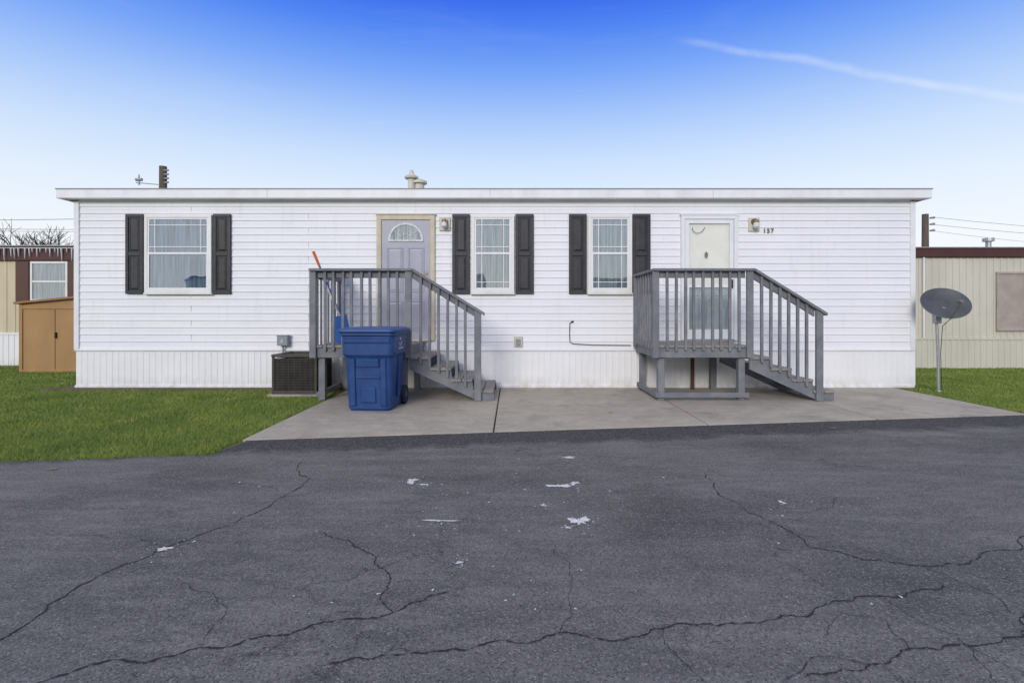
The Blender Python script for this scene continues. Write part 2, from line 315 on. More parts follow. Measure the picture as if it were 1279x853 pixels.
def window(name,x0,x1,z0,z1,cur,parent=H,lowgrid=False):
    W=root(name); W.parent=parent
    MB().frame(x0-.02,x1+.02,z0-.02,z1+.02,.05,-.066,-.0).obj('casing','frame',W,.004)
    zm=(z0+z1)/2+.005
    MB().frame(x0+.03,x1-.03,zm-.018,z1-.03,.028,-.057,-.012).obj('upper_sash','trim',W,.002)
    MB().frame(x0+.03,x1-.03,z0+.03,zm+.018,.032,-.062,-.058).obj('lower_sash','trim',W,.002)
    mb=MB(); a,b,c,d=x0+.058,x1-.058,zm+.015,z1-.058
    gx=.085; mb.box(a+gx,a+gx+.012,-.056,-.053,c,d); mb.box(b-gx-.012,b-gx,-.056,-.053,c,d)
    mb.box(a,b,-.0564,-.0526,d-gx-.012,d-gx); mb.box(a,b,-.0564,-.0526,c+gx,c+gx+.012)
    if lowgrid:
        e=z0+.062; f=zm-.018; mb.box(a+gx,a+gx+.011,-.056,-.053,e,f); mb.box(b-gx-.011,b-gx,-.056,-.053,e,f)
        mb.box(a,b,-.0564,-.0526,e+gx,e+gx+.011)
    mb.obj('muntins','trim',W)
    MB().add([(x0+.03,-.051,z0+.03),(x1-.03,-.051,z0+.03),(x1-.03,-.051,z1-.03),(x0+.03,-.051,z1-.03)],[(0,1,2,3)]).obj('glass','glass',W)
    mb=MB(); n=120; w=(x1-x0-.04); vs=[]
    for i in range(n+1):
        t=i/n; y=-.033+.010*math.sin(t*w*70+1.5*math.sin(t*w*9))+.004*math.sin(t*w*31+1)
        vs+=[(x0+.02+t*w,y,z0+.02),(x0+.02+t*w,y,z1-.02)]
    mb.add(vs,[(2*i,2*i+2,2*i+3,2*i+1) for i in range(n)]); mb.obj('curtain',cur,W,smooth=True)
    MB().box(x0-.03,x1+.03,-.074,-.0,z0-.045,z0-.021).obj('sill','frame',W,.003)
def shutter(x0,x1,z0,z1):
    W=root('shutter'); W.parent=H
    MB().frame(x0,x1,z0,z1,.05,-.045,-.012).box(x0+.05,x1-.05,-.045,-.012,(z0+z1)/2-.03,(z0+z1)/2+.03).obj('shutter_frame','shutter',W,.004)
    mb=MB()
    zm=(z0+z1)/2
    for a,b in((z0+.05,zm-.03),(zm+.03,z1-.05)):
        mb.box(x0+.05,x1-.05,-.028,-.012,a,b)
        xa,xb,za,zb=x0+.065,x1-.065,a+.015,b-.015; i=.03
        mb.add([(xa,-.028,za),(xb,-.028,za),(xb,-.028,zb),(xa,-.028,zb),(xa+i,-.042,za+i),(xb-i,-.042,za+i),(xb-i,-.042,zb-i),(xa+i,-.042,zb-i)],
               [(4,5,6,7),(0,1,5,4),(1,2,6,5),(2,3,7,6),(3,0,4,7)])
    mb.obj('shutter_panels','shutter',W)
Z0,Z1=1.565,2.785
window('window',-5.90,-4.86,Z0,Z1,'curtain')
window('window',-.635,.015,Z0,Z1,'curtainw',lowgrid=True)
window('window',1.245,1.915,Z0,Z1,'curtainw',lowgrid=True)
for a,b in((-6.24,-5.95),(-4.825,-4.54),(-.965,-.68),(.055,.35),(.92,1.205),(1.945,2.235)): shutter(a,b,1.53,2.815)
D1=root('front_door'); D1.parent=H
MB().frame(-2.185,-1.245,.78,2.80,.075,-.05,-.0,0).obj('casing','beigetrim',D1,.004)
MB().box(-2.20,-1.23,-.06,0,2.80,2.825).box(-2.11,-1.32,-.09,-.0,.77,.80).obj('head_cap','beigetrim',D1,.003)
MB().box(-2.108,-1.322,-.030,-.0,.80,2.724).obj('slab','door',D1,.002)
def panel(mb,xa,xb,za,zb,y):
    i=.028
    mb.add([(xa,y,za),(xb,y,za),(xb,y,zb),(xa,y,zb),(xa+i*.5,y-.009,za+i*.5),(xb-i*.5,y-.009,za+i*.5),(xb-i*.5,y-.009,zb-i*.5),(xa+i*.5,y-.009,zb-i*.5),
            (xa+i,y-.001,za+i),(xb-i,y-.001,za+i),(xb-i,y-.001,zb-i),(xa+i,y-.001,zb-i),(xa+2*i,y-.008,za+2*i),(xb-2*i,y-.008,za+2*i),(xb-2*i,y-.008,zb-2*i),(xa+2*i,y-.008,zb-2*i)],
           sum([[(0+k,1+k,5+k,4+k),(1+k,2+k,6+k,5+k),(2+k,3+k,7+k,6+k),(3+k,0+k,4+k,7+k)] for k in(0,4,8)],[])+[(12,13,14,15)])
mb=MB()
for xa,xb in((-2.02,-1.75),(-1.68,-1.41)):
    panel(mb,xa,xb,1.55,2.28,-.0302); panel(mb,xa,xb,.93,1.42,-.0302)
mb.obj('raised_panels','door',D1)
cx,cz,r=-1.715,2.40,.27; n=24
arc=lambda rr,y:[(cx+rr*math.cos(math.pi*i/n),y,cz+rr*.98*math.sin(math.pi*i/n)) for i in range(n+1)]
MB().add(arc(r-.02,-.036),[tuple(range(n,-1,-1))]).obj('fanlight_glass','clearglass',D1)
MB().add(arc(r-.01,-.033),[tuple(range(n,-1,-1))]).obj('fanlight_curtain','curtainw',D1)
mb=MB(); a1=arc(r+.012,-.045); a2=arc(r-.022,-.045); b1=arc(r+.012,-.030); b2=arc(r-.022,-.030); k=n+1
mb.add(a1+a2+b1+b2,[(i,i+1,k+i+1,k+i) for i in range(n)]+[(2*k+i,2*k+i+1,i+1,i) for i in range(n)]+[(k+i,k+i+1,3*k+i+1,3*k+i) for i in range(n)])
mb.box(cx-r-.012,cx+r+.012,-.046,-.030,cz-.025,cz+.002)
mb.path([(cx+.09*math.cos(math.pi*i/8),-.038,cz+.09*math.sin(math.pi*i/8)) for i in range(9)],.004,6)
for an in(36,72,108,144): mb.tube((cx+.09*math.cos(R(an)),-.038,cz+.09*math.sin(R(an))),(cx+.25*math.cos(R(an)),-.038,cz+.25*math.sin(R(an))),.004,.004,6)
mb.obj('fanlight_frame','white',D1)
MB().tube((-1.39,-.03,1.72),(-1.39,-.07,1.72),.015,.015,12).tube((-1.39,-.07,1.72),(-1.39,-.10,1.72),.032,.026,14).tube((-1.39,-.03,1.86),(-1.39,-.045,1.86),.03,.028,14).obj('door_knob','brass',D1)
D2=root('storm_door'); D2.parent=H
MB().frame(2.725,3.635,.78,2.79,.06,-.070,-.0,0).box(2.71,3.65,-.078,0,2.79,2.815).obj('casing','trim',D2,.004)
MB().box(2.787,3.573,-.026,-.0,.80,2.728).obj('inner_door','whitedoor',D2)
mb=MB()
for xa,xb in((2.87,3.15),(3.21,3.49)):
    panel(mb,xa,xb,.92,1.52,-.0262)
mb.obj('inner_panels','whitedoor',D2)
MB().frame(2.79,3.57,.80,2.725,.065,-.058,-.042,.16).box(2.856,3.504,-.057,-.043,1.63,1.68).obj('storm_frame','trim',D2,.002)
MB().add([(2.85,-.046,1.67),(3.51,-.046,1.67),(3.51,-.046,2.665),(2.85,-.046,2.665)],[(0,1,2,3)]).obj('storm_glass','clearglass',D2)
MB().add([(2.85,-.046,.95),(3.51,-.046,.95),(3.51,-.046,1.64),(2.85,-.046,1.64)],[(0,1,2,3)]).obj('lower_glass','glass',D2)
MB().box(3.525,3.55,-.088,-.058,1.62,1.76).obj('handle','black',D2,.004)
MB().path([(2.90,-.056,2.60),(2.92,-.060,2.53),(2.98,-.060,2.50),(3.06,-.060,2.53),(3.11,-.056,2.60)],.004,6).obj('hanging_string','cable',D2)
MB().prism([(3.13,2.10),(3.155,2.135),(3.155,2.18),(3.13,2.21),(3.105,2.18),(3.105,2.135)],-.056,-.047).obj('door_ornament','brass',D2)
MB().box(2.79,3.57,-.10,0,.765,.795).obj('threshold','galv',D2)
def wall_lamp(x,z):
    L=root('wall_lamp'); L.parent=H
    MB().box(x-.09,x+.09,-.035,-.0,z-.11,z+.11).obj('mount_block','beige2',L,.006)
    MB().tube((x,-.035,z+.04),(x,-.06,z+.04),.055,.05,16).tube((x,-.06,z+.04),(x,-.11,z+.035),.018,.018,10).tube((x,-.11,z+.06),(x,-.11,z+.015),.03,.045,14).obj('lamp_base','brass',L)
    MB().tube((x,-.11,z+.014),(x,-.11,z-.05),.043,.048,16).tube((x,-.11,z-.05),(x,-.11,z-.075),.048,.022,16).obj('lamp_globe','globe',L)
wall_lamp(-1.085,2.66); wall_lamp(3.91,2.65)
tc=bpy.data.curves.new('house_number','FONT'); tc.body='157'; tc.size=.10; tc.extrude=.004; tc.align_x='CENTER'; tc.space_character=1.25; tc.offset=.0005
to=bpy.data.objects.new('house_number',tc); to.location=(4.145,-.024,2.515); to.rotation_euler=(R(90),0,0); S.collection.objects.link(to); tc.materials.append(M['numblack']); to.parent=H
MB().box(.03,.17,-.04,0,.675,.845).obj('outlet_block','beige2',H,.005)
MB().box(.065,.135,-.065,-.04,.70,.80).obj('outlet_cover','graybox',H,.006)
MB().path([(.97,-.024,1.08),(.935,-.03,1.06),(.93,-.03,.9),(.935,-.03,.76),(.98,-.03,.725),(1.3,-.03,.705),(1.92,-.035,.70)],.006,6).tube((.99,-.02,1.085),(.96,-.035,1.075),.014,.012,8).obj('wall_cable','cable',H)
U=root('electrical_disconnect_box')
MB().box(-3.76,-3.59,-.12,-.036,.70,.86).obj('box_body','graybox',U,.006)
MB().box(-3.775,-3.575,-.128,-.036,.86,.872).box(-3.70,-3.65,-.128,-.121,.74,.80).obj('box_cover','galv',U,.003)
MB().path([(-3.68,-.07,.70),(-3.68,-.07,.5),(-3.60,-.10,.44),(-3.45,-.2,.42)],.014,8).obj('conduit','graybox',U)
# ------------------------------------------------------------ AC UNIT
A=root('air_conditioner_unit'); x0,x1,y0,y1=-3.52,-2.86,-.82,-.17
MB().box(x0-.05,x1+.05,y0-.05,y1+.04,-.02,.035).obj('pad','concrete',A,.006)
MB().box(x0+.03,x1-.03,y0+.03,y1-.03,.06,.54).obj('coil','accoil',A)
mb=MB(); c=.035
for xa in(x0,x1-c):
    for ya in(y0,y1-c): mb.box(xa,xa+c,ya,ya+c,.036,.574)
mb.box(x0+c,x1-c,y0+.002,y0+.02,.036,.09).box(x0+c,x1-c,y1-.02,y1-.002,.036,.09).box(x0+.002,x0+.02,y0+c,y1-c,.036,.09).box(x1-.02,x1-.002,y0+c,y1-c,.036,.09)
mb.box(x0-.006,x1+.006,y0-.006,y0+.07,.575,.615).box(x0-.006,x1+.006,y1-.07,y1+.006,.575,.615).box(x0-.006,x0+.07,y0+.07,y1-.07,.575,.615).box(x1-.07,x1+.006,y0+.07,y1-.07,.575,.615)
mb.obj('cabinet_frame','ac',A,.004)
mb=MB(); z=.11
while z<.565:
    mb.box(x0+c,x1-c,y0+.004,y0+.016,z,z+.009); mb.box(x0+.004,x0+.016,y0+c,y1-c,z,z+.009); mb.box(x1-.016,x1-.004,y0+c,y1-c,z,z+.009); z+=.024
for k in range(1,8):
    xx=x0+(x1-x0)*k/8; mb.box(xx-.003,xx+.003,y0+.001,y0+.0035,.09,.575); yy=y0+(y1-y0)*k/8; mb.box(x1-.0035,x1-.001,yy-.003,yy+.003,.09,.575)
mb.obj('louvres','ac',A)
mb=MB(); cxx,cyy=(x0+x1)/2,(y0+y1)/2
for r in(.06,.12,.18,.24): mb.path([(cxx+r*math.cos(a*math.pi/12),cyy+r*math.sin(a*math.pi/12),.60) for a in range(25)],.004,5)
for k in range(8): mb.tube((cxx,cyy,.604),(cxx+.27*math.cos(k*math.pi/4),cyy+.27*math.sin(k*math.pi/4),.604),.004,.004,5)
mb.obj('fan_guard','ac',A)
mb=MB(); mb.tube((cxx,cyy,.50),(cxx,cyy,.57),.05,.05,12)
for k in range(4):
    a=k*math.pi/2+.3; u=Vector((math.cos(a),math.sin(a),0)); w=Vector((-math.sin(a),math.cos(a),0)); c0=Vector((cxx,cyy,.53))
    mb.add([c0+u*.04-w*.04+Vector((0,0,-.02)),c0+u*.23-w*.09+Vector((0,0,-.03)),c0+u*.23+w*.06+Vector((0,0,.02)),c0+u*.04+w*.03+Vector((0,0,.02))],[(0,1,2,3)])
mb.obj('fan','accoil',A)
# ------------------------------------------------------------ PORCHES
def porch(X0,X1,braces,seed):
    random.seed(seed)
    P=root('wooden_porch'); Y0,Y1=-1.24,-.06; DZ=.775
    mb=MB(); x=X0-.01
    while x<X1:
        w=min(.138,X1+.01-x); mb.box(x,x+w-.010,Y0-.02,Y1,DZ-.03,DZ+random.uniform(-.002,.002)); x+=.138
    mb.obj('deck_boards','tread',P,.003)
    mb=MB(); zf0,zf1=DZ-.17,DZ-.031
    mb.box(X0,X1,Y0-.0,Y0+.038,zf0,zf1).box(X0,X1,Y1-.04,Y1-.002,zf0,zf1).box(X0,X0+.038,Y0+.038,Y1-.04,zf0,zf1).box(X1-.038,X1,Y0+.038,Y1-.04,zf0,zf1)
    for k in(1,2): xx=X0+(X1-X0)*k/3; mb.box(xx-.019,xx+.019,Y0+.038,Y1-.04,zf0,zf1)
    mb.obj('rim_joists','wood',P,.003)
    mb=MB(); pw=.09
    for xa in(X0+.045,X1-.045-pw):
        for ya in(Y0+.04,Y1-.04-pw): mb.box(xa,xa+pw,ya,ya+pw,.011,zf1)
    mb.obj('legs','wood',P,.004)
    mb=MB()
    if braces: mb.box(X0,X1,Y0+.001,Y0+.038,.05,.12)
    mb.box(X0+.006,X0+.044,Y0+.05,Y1-.05,.05,.12)
    mb.obj('lower_braces','wood',P,.004)
    zt=1.80; mb=MB()
    mb.box(X0-.05,X1+.05,Y0-.075,Y0+.055,zt,zt+.036); mb.box(X0-.05,X0+.08,Y0+.055,Y1,zt,zt+.036)
    mb.box(X0+.04,X1-.06,Y0-.0,Y0+.036,zt-.09,zt-.002); mb.box(X0+.001,X0+.036,Y0+.04,Y1-.02,zt-.09,zt-.002)
    mb.obj('top_rail','wood',P,.004)
    mb=MB(); mb.box(X0-.052,X0+.038,Y0-.045,Y0-.003,DZ-.17,zt-.001); mb.box(X1-.055,X1+.035,Y0-.048,Y0-.003,DZ-.17,zt-.001); mb.box(X0-.042,X0-.002,Y1-.10,Y1-.01,DZ-.1,zt-.001)
    mb.obj('newel_posts','wood',P,.005)
    mb=MB(); n=9
    for i in range(1,n+1):
        x=X0+.03+(X1-X0-.06)*i/(n+1)+random.uniform(-.006,.006); j=random.uniform(-.007,.007)
        q=.018; zb_=DZ-.06-random.uniform(0,.02); mb.prism([(x-q,zb_),(x+q,zb_),(x+q+j,zt-.004),(x-q+j,zt-.004)],Y0-.038,Y0-.003)
    for i in range(1,8):
        y=Y0+.02+(Y1-Y0)*i/8; mb.box(X0-.030,X0-.003,y-.016,y+.016,DZ-.06,zt-.004)
    mb.obj('balusters','wood',P,.003)
    rise,run=.155,.295; xb=X1+.0
    mb=MB()
    for k in range(4):
        zt2=DZ-rise*(k+1); xa=xb+run*k
        for q in(0,.150): mb.box(xa-.012+q,xa+.128+q,Y0-.03,Y1-.08,zt2-.036,zt2+random.uniform(-.001,.001))
    mb.obj('treads','tread',P,.004)
    mb=MB()
    for (ya,yb) in((Y0+.0,Y0+.038),(Y1-.15,Y1-.112)):
        top=[]
        for k in range(4):
            zt2=DZ-rise*(k+1)-.037; top+=[(xb+run*k+.001,zt2),(xb+run*(k+1)-.01,zt2)]
        poly=[(xb+.001,DZ-rise-.037-.14),(xb+run*4-.24,.012),(xb+run*4-.01,.012)]+list(reversed(top))
        mb.prism(poly,ya,yb)
    mb.obj('stringers','wood',P,.003)
    sl=-.615; xe=X1+.95
    f=lambda x:zt+sl*(x-X1-.05)+.036
    mb=MB(); xs0,xs1=X1+.052,xe+.09
    mb.prism([(xs0,f(xs0)-.042),(xs1,f(xs1)-.042),(xs1,f(xs1)),(xs0,f(xs0))],Y0-.075,Y0+.055)
    mb.prism([(X1+.036,f(X1+.036)-.14),(xe-.05,f(xe-.05)-.14),(xe-.05,f(xe-.05)-.044),(X1+.036,f(X1+.036)-.044)],Y0,Y0+.036)
    mb.obj('stair_handrail','wood',P,.004)
    MB().prism([(xe-.05,.012),(xe+.045,.012),(xe+.045,f(xe+.045)-.043),(xe-.05,f(xe-.05)-.043)],Y0-.05,Y0-.003).obj('stair_newel','wood',P,.005)
    mb=MB(); g=lambda x:DZ-.10-(rise/run)*(x-X1)-.06
    n=6
    for i in range(1,n+1):
        x=X1+.035+(xe-.05-X1-.035)*i/(n+1); q=.018; j=random.uniform(-.006,.006)
        mb.prism([(x-q,max(.1,g(x-q))),(x+q,max(.1,g(x+q))),(x+q+j,f(x+q)-.044),(x-q+j,f(x-q)-.044)],Y0-.038,Y0-.003)
    mb.obj('stair_balusters','wood',P,.003)
    return P
p1=porch(-2.74,-1.42,False,1)
p2=porch(1.99,3.29,True,2)
MB().box(2.84,2.89,-.20,-.15,.012,.60).obj('steel_support','redpost',p2,.004)
# ------------------------------------------------------------ BROOM
B=root('push_broom')
a=Vector((-2.40,-.70,.82)); b=Vector((-2.90,-.85,2.12)); d=(b-a)
MB().tube(a,a+d*.84,.016,.016,10).obj('handle','bluepl',B)
MB().tube(a+d*.84,b,.019,.021,10).obj('grip','orange',B)
MB().tube(a,a+d*.06,.03,.02,10).box(-2.58,-2.24,-.75,-.68,.86,.895).obj('head','bluepl',B,.004)
MB().box(-2.58,-2.24,-.755,-.675,.778,.86).obj('bristles','bristle',B,.006)
Q=root('snow_shovel'); a=Vector((-2.48,-.95,1.18)); b=Vector((-2.67,-1.10,1.72)); d=b-a
MB().tube(a,b,.014,.014,10).obj('shaft','white',Q)
MB().add([(-2.60,-.97,1.16),(-2.38,-1.0,1.20),(-2.30,-.96,.80),(-2.55,-.9,.785),(-2.59,-.955,1.16),(-2.37,-.985,1.20),(-2.29,-.945,.80),(-2.54,-.885,.785)],[(0,1,2,3),(7,6,5,4),(0,4,5,1),(1,5,6,2),(2,6,7,3),(3,7,4,0)]).obj('blade','bluepl',Q)
MB().tube(b-Vector((.05,0,.02)),b+Vector((.05,0,.02)),.014,.014,8).obj('grip','black',Q)
# ------------------------------------------------------------ WHEELED BIN
T=root('wheeled_trash_bin',(-1.76,-1.74,.010),R(-3))
def rrect(w,d,r,z,yc=0,n=6,sx=0):
    o=[]
    for cx,cy,a0 in((w/2-r,-d/2+r,-90),(w/2-r,d/2-r,0),(-w/2+r,d/2-r,90),(-w/2+r,-d/2+r,180)):
        for i in range(n+1):
            a=R(a0+90*i/n); o.append((cx+r*math.cos(a)+sx,cy+r*math.sin(a)+yc,z))
    return o
def loft(rings,cap0=True,cap1=True):
    mb=MB(); n=len(rings[0]); vs=sum(rings,[]); fs=[]
    for k in range(len(rings)-1):
        for i in range(n): fs.append((k*n+i,k*n+(i+1)%n,(k+1)*n+(i+1)%n,(k+1)*n+i))
    if cap0: fs.append(tuple(range(n-1,-1,-1)))
    if cap1: fs.append(tuple(range((len(rings)-1)*n,len(rings)*n)))
    mb.add(vs,fs); return mb
loft([rrect(.50,.52,.06,.0,.02),rrect(.545,.56,.07,.03,.02),rrect(.575,.60,.07,.40,.01),rrect(.60,.63,.07,.66,.01),rrect(.64,.68,.07,.70,0),rrect(.66,.70,.07,.93,0),rrect(.70,.75,.07,.94,0),rrect(.70,.75,.07,.975,0)]).obj('body','blue',T,.004,False,2)
loft([rrect(.73,.80,.08,.977,0),rrect(.74,.81,.08,.99,0),rrect(.73,.80,.08,1.012,0),rrect(.64,.70,.08,1.03,.01),rrect(.60,.66,.08,1.033,.01),rrect(.3,.3,.05,1.04,.02)]).obj('lid','bluelid',T,.003)
mb=MB()
def tri(mb,x0,x1,z0,z1,yb,yt,out):
    mb.add([(x0,yb,z0),(x1,yb,z0),(x1,yt,z1),(x0,yt,z1),(x0+.012,yb-out,z0+.012),(x1-.012,yb-out,z0+.012),(x1-.012,yt-out,z1-.012),(x0+.012,yt-out,z1-.012)],[(4,5,6,7),(0,1,5,4),(1,2,6,5),(2,3,7,6),(3,0,4,7)])
tri(mb,-.235,-.15,.06,.66,-.262,-.303,.028); tri(mb,.15,.235,.06,.66,-.262,-.303,.028)
tri(mb,-.15,.15,.54,.66,-.292,-.303,.028); tri(mb,-.10,.10,.10,.30,-.266,-.282,.02)
tri(mb,-.29,.29,.84,.90,-.347,-.351,.014)
mb.tube((-.15,-.300,.42),(.15,-.300,.42),.013,.013,10)
mb.obj('front_ribs','blue',T,.003)
mb=MB()
for s in(-1,1):
    mb.box(s*.32-.012,s*.32+.012,-.25,.25,.72,.735); mb.box(s*.30-.012,s*.30+.012,-.03,.03,.15,.66)
mb.obj('side_ribs','blue',T,.003)
mb=MB(); mb.tube((-.27,.44,.98),(.27,.44,.98),.016,.016,12)
for s in(-1,1): mb.tube((s*.27,.44,.98),(s*.27,.34,.95),.018,.02,8); mb.tube((s*.30,.39,1.0),(s*.22,.39,1.0),.02,.02,8)
mb.obj('handle','bluelid',T)
mb=MB()
for s in(-1,1): mb.tube((s*.265,.30,.125),(s*.325,.30,.125),.125,.125,28)
mb.tube((-.27,.30,.125),(.27,.30,.125),.012,.012,8); mb.obj('wheels','black',T,.012,seg=2)
MB().tube((.325,.30,.125),(.331,.30,.125),.05,.045,18).tube((-.325,.30,.125),(-.331,.30,.125),.05,.045,18).obj('wheel_hubs','blue',T)
mb=MB()
for k in range(3):
    a=R(90+120*k); u=(math.cos(a),math.sin(a))
    y,z=-.02+.055*u[0],.845+.055*u[1]; w=(-u[1],u[0])
    pts=[(y+w[0]*.04,z+w[1]*.04),(y-w[0]*.03,z-w[1]*.03),(y-w[0]*.01-u[0]*.028,z-w[1]*.01-u[1]*.028),(y+w[0]*.04-u[0]*.02,z+w[1]*.04-u[1]*.02)]
    mb.add([(.3345,q[0],q[1]) for q in pts],[(0,1,2,3)])
for k in range(6): mb.add([(.3345,-.11+k*.035,.755),(.3345,-.09+k*.035,.755),(.3345,-.09+k*.035,.78),(.3345,-.11+k*.035,.78)],[(0,1,2,3)])
mb.obj('recycling_mark','white',T)
# ------------------------------------------------------------ SATELLITE DISH
K=root('satellite_dish'); px,py=6.62,-.34
MB().path([(px+.02,py,-.03),(px+.01,py,.5),(px-.01,py,1.0),(px-.02,py,1.13)],.020,12).obj('mast','galv',K)
MB().tube((px+.02,py,-.02),(px+.02,py,.02),.05,.045,14).obj('mast_foot','galv',K)
c=Vector((px+.045,py-.10,1.375)); nrm=Vector((-.22,-.80,.58)).normalized(); side=nrm.cross(Vector((0,0,1))).normalized(); up=side.cross(nrm)
rings,sg=10,48; vs=[];fs=[]
for off in(0,-.006):
    for k in range(rings+1):
        t=k/rings
        for i in range(sg):
            a=2*math.pi*i/sg; vs.append(c+side*(.325*t*math.cos(a))+up*(.285*t*math.sin(a))+nrm*(-.06*(1-t*t)+off))
L=(rings+1)*sg
for k in range(rings):
    for i in range(sg):
        q=(k*sg+i,(k+1)*sg+i,(k+1)*sg+(i+1)%sg,k*sg+(i+1)%sg); fs.append(q); fs.append(tuple(L+j for j in reversed(q)))
MB().add(vs,fs).obj('reflector','dish',K,smooth=True)
MB().path([c+side*(.327*math.cos(2*math.pi*i/48))+up*(.287*math.sin(2*math.pi*i/48)) for i in range(49)],.005,6).obj('rim','dishrim',K)
low=c-up*.28-nrm*.02; feed=c-up*.24+nrm*.38
MB().tube(c-nrm*.10-up*.1,low,.012,.012,8).tube(low,feed,.011,.011,8).obj('feed_arm','dishrim',K)
MB().tube(feed,feed-nrm*.08+up*.05,.024,.028,14).obj('feed_horn','dishrim',K)
MB().tube((px-.02,py,1.08),c-nrm*.09-up*.02,.035,.05,12).box(px-.06,px+.03,py-.05,py+.03,1.06,1.20).obj('bracket','galv',K,.005)
MB().path([low,Vector((px+.03,py-.06,1.02)),Vector((px+.025,py-.03,.6)),Vector((px+.045,py-.03,.0))],.005,6).obj('coax','cable',K)
# ------------------------------------------------------------ SHED
Sx=root('garden_shed'); x0,x1,y0,y1=-10.12,-8.90,2.3,3.45
MB().box(x0,x1,y0,y1,-.01,1.40).obj('walls','tan',Sx)
mb=MB()
mb.box(x0-.02,x0+.05,y0-.02,y0,.0,1.42); mb.box(x1-.05,x1+.02,y0-.02,y0,.0,1.42); mb.box(x0+.05,x1-.05,y0-.018,y0,1.30,1.38)
mb.box(x0+.70,x0+.715,y0-.014,y0,.06,1.30); mb.box(x0+.05,x1-.05,y0-.016,y0,0,.06)
mb.obj('doors_and_trim','tan',Sx,.003)
MB().prism([(x0-.08,1.40),(x1+.08,1.53),(x1+.08,1.575),(x0-.08,1.445)],y0-.08,y1+.06).obj('roof','tanroof',Sx,.004)
MB().prism([(x0,1.40),(x1,1.40),(x1,1.525)],y0+.002,y1).obj('gable','tan',Sx)
MB().box(x0+.73,x0+.75,y0-.04,y0,.7,.82).obj('handle','black',Sx)
# ------------------------------------------------------------ NEIGHBOUR HOMES
def neighbour(x0,x1,yf,s,h,wall,skirt,band,wins,bandh=.30,zsk=.75,pitch=.2,rib=.2):
    Hh=root('mobile_home'); yb=yf-s*4.2; ya,yc=min(yf,yb),max(yf,yb)
    MB().box(x0,x1,ya,yc,.0,h-bandh).obj('walls',wall,Hh)
    MB().box(x0-.05,x1+.05,ya-.07,yc+.07,h-bandh,h).obj('eave_band',band,Hh,.01)
    MB().box(x0-.07,x1+.07,ya-.10,yc+.10,h,h+.02).obj('roof_edge','galv',Hh)
    mb=MB(); ym=(ya+yc)/2; mb.add([(x0,ya,h+.021),(x1,ya,h+.021),(x1,ym,h+pitch),(x0,ym,h+pitch),(x0,yc,h+.021),(x1,yc,h+.021)],[(0,1,2,3),(3,2,5,4),(0,3,4),(1,5,2)]); mb.obj('roof','roof',Hh)
    mb=MB(); x=x0+.1
    f0,f1=(yf-.010,yf) if s<0 else (yf,yf+.010)
    while x<x1: mb.box(x,x+.05,f0,f1,zsk+.02,h-bandh); x+=rib
    mb.obj('siding_ribs',wall,Hh)
    k0,k1=(yf-.03,yf) if s<0 else (yf,yf+.03)
    MB().box(x0,x1,k0,k1,zsk-.03,zsk+.015).obj('skirt_trim',skirt,Hh)
    mb=MB(); x=x0
    g0,g1=(yf-.012,yf) if s<0 else (yf,yf+.012); r0,r1=(yf-.020,yf-.012) if s<0 else (yf+.012,yf+.020)
    mb.box(x0,x1,g0,g1,.0,zsk-.03)
    while x<x1: mb.box(x,x+.05,r0,r1,.0,zsk-.03); x+=.13
    mb.obj('skirting',skirt,Hh)
    for (a,b,c,d,kind) in wins:
        e0,e1=(yf-.05,yf) if s<0 else (yf,yf+.05); y_=(yf-.03) if s<0 else (yf+.03); y2=(yf-.02) if s<0 else (yf+.02)
        MB().frame(a,b,c,d,.05,e0,e1).obj('window_frame','frame' if kind!='board' else 'pink',Hh,.004)
        q=lambda y:[(a+.04,y,c+.04),(b-.04,y,c+.04),(b-.04,y,d-.04),(a+.04,y,d-.04)]; fc=[(0,1,2,3)] if s<0 else [(3,2,1,0)]
        if kind=='board': MB().add(q(y_),fc).obj('window_board','pink',Hh)
        else:
            MB().add(q(y_),fc).obj('window_glass','glass',Hh); MB().add(q(y2),fc).obj('window_blind','curtainw',Hh)
            zz=(c+d)/2; MB().box(a+.05,b-.05,min(y_,e0)+.004 if s<0 else y_+.002,(y_-.002) if s<0 else e1-.004,zz-.02,zz+.02).obj('window_rail','frame',Hh)
    return Hh
NL=neighbour(-24,-9.0,3.6,-1,2.75,'beige','skirt','brown',[(-11.08,-10.22,1.48,2.40,'w'),(-14.6,-13.2,1.48,2.4,'w'),(-19,-17.5,1.48,2.4,'w')],bandh=.33)
MB().box(-11.40,-11.10,3.54,3.6,1.48,2.40).box(-10.20,-9.9,3.54,3.6,1.48,2.40).obj('brown_shutters','brownsh',NL,.008)
mb=MB(); x=-13.0
while x<-9.1:
    L=random.choice([.10,.2,.3,.16,.24]); mb.tube((x,3.49,2.70),(x+random.uniform(-.01,.01),3.49,2.70-L),.018,.004,5); x+=random.uniform(.07,.16)
mb.tube((-13,3.49,2.70),(-9,3.49,2.70),.01,.01,5); mb.obj('icicle_lights','white',NL)
NR=neighbour(8.1,24,3.05,-1,2.64,'beige2','beige2','brown',[(10.64,11.3,.82,2.12,'board'),(14.2,15.6,1.3,2.1,'w'),(18.5,19.8,1.3,2.1,'w')],bandh=.2,zsk=.66,rib=.15)
MB().tube((11.9,4.6,2.7),(11.9,4.6,3.0),.06,.06,12).tube((11.9,4.6,3.0),(11.9,4.6,3.08),.12,.12,12).obj('roof_vent','galv',NR)
MB().box(9.02,9.06,3.0,3.035,.66,2.44).obj('downspout','frame',NR)
neighbour(-16,-1.5,-17.5,1,2.95,'beige2','skirt','brown',[(-13,-11.8,1.5,2.5,'w'),(-8,-6.8,1.5,2.5,'w'),(-4.5,-3.5,1.5,2.5,'w')],bandh=.15)
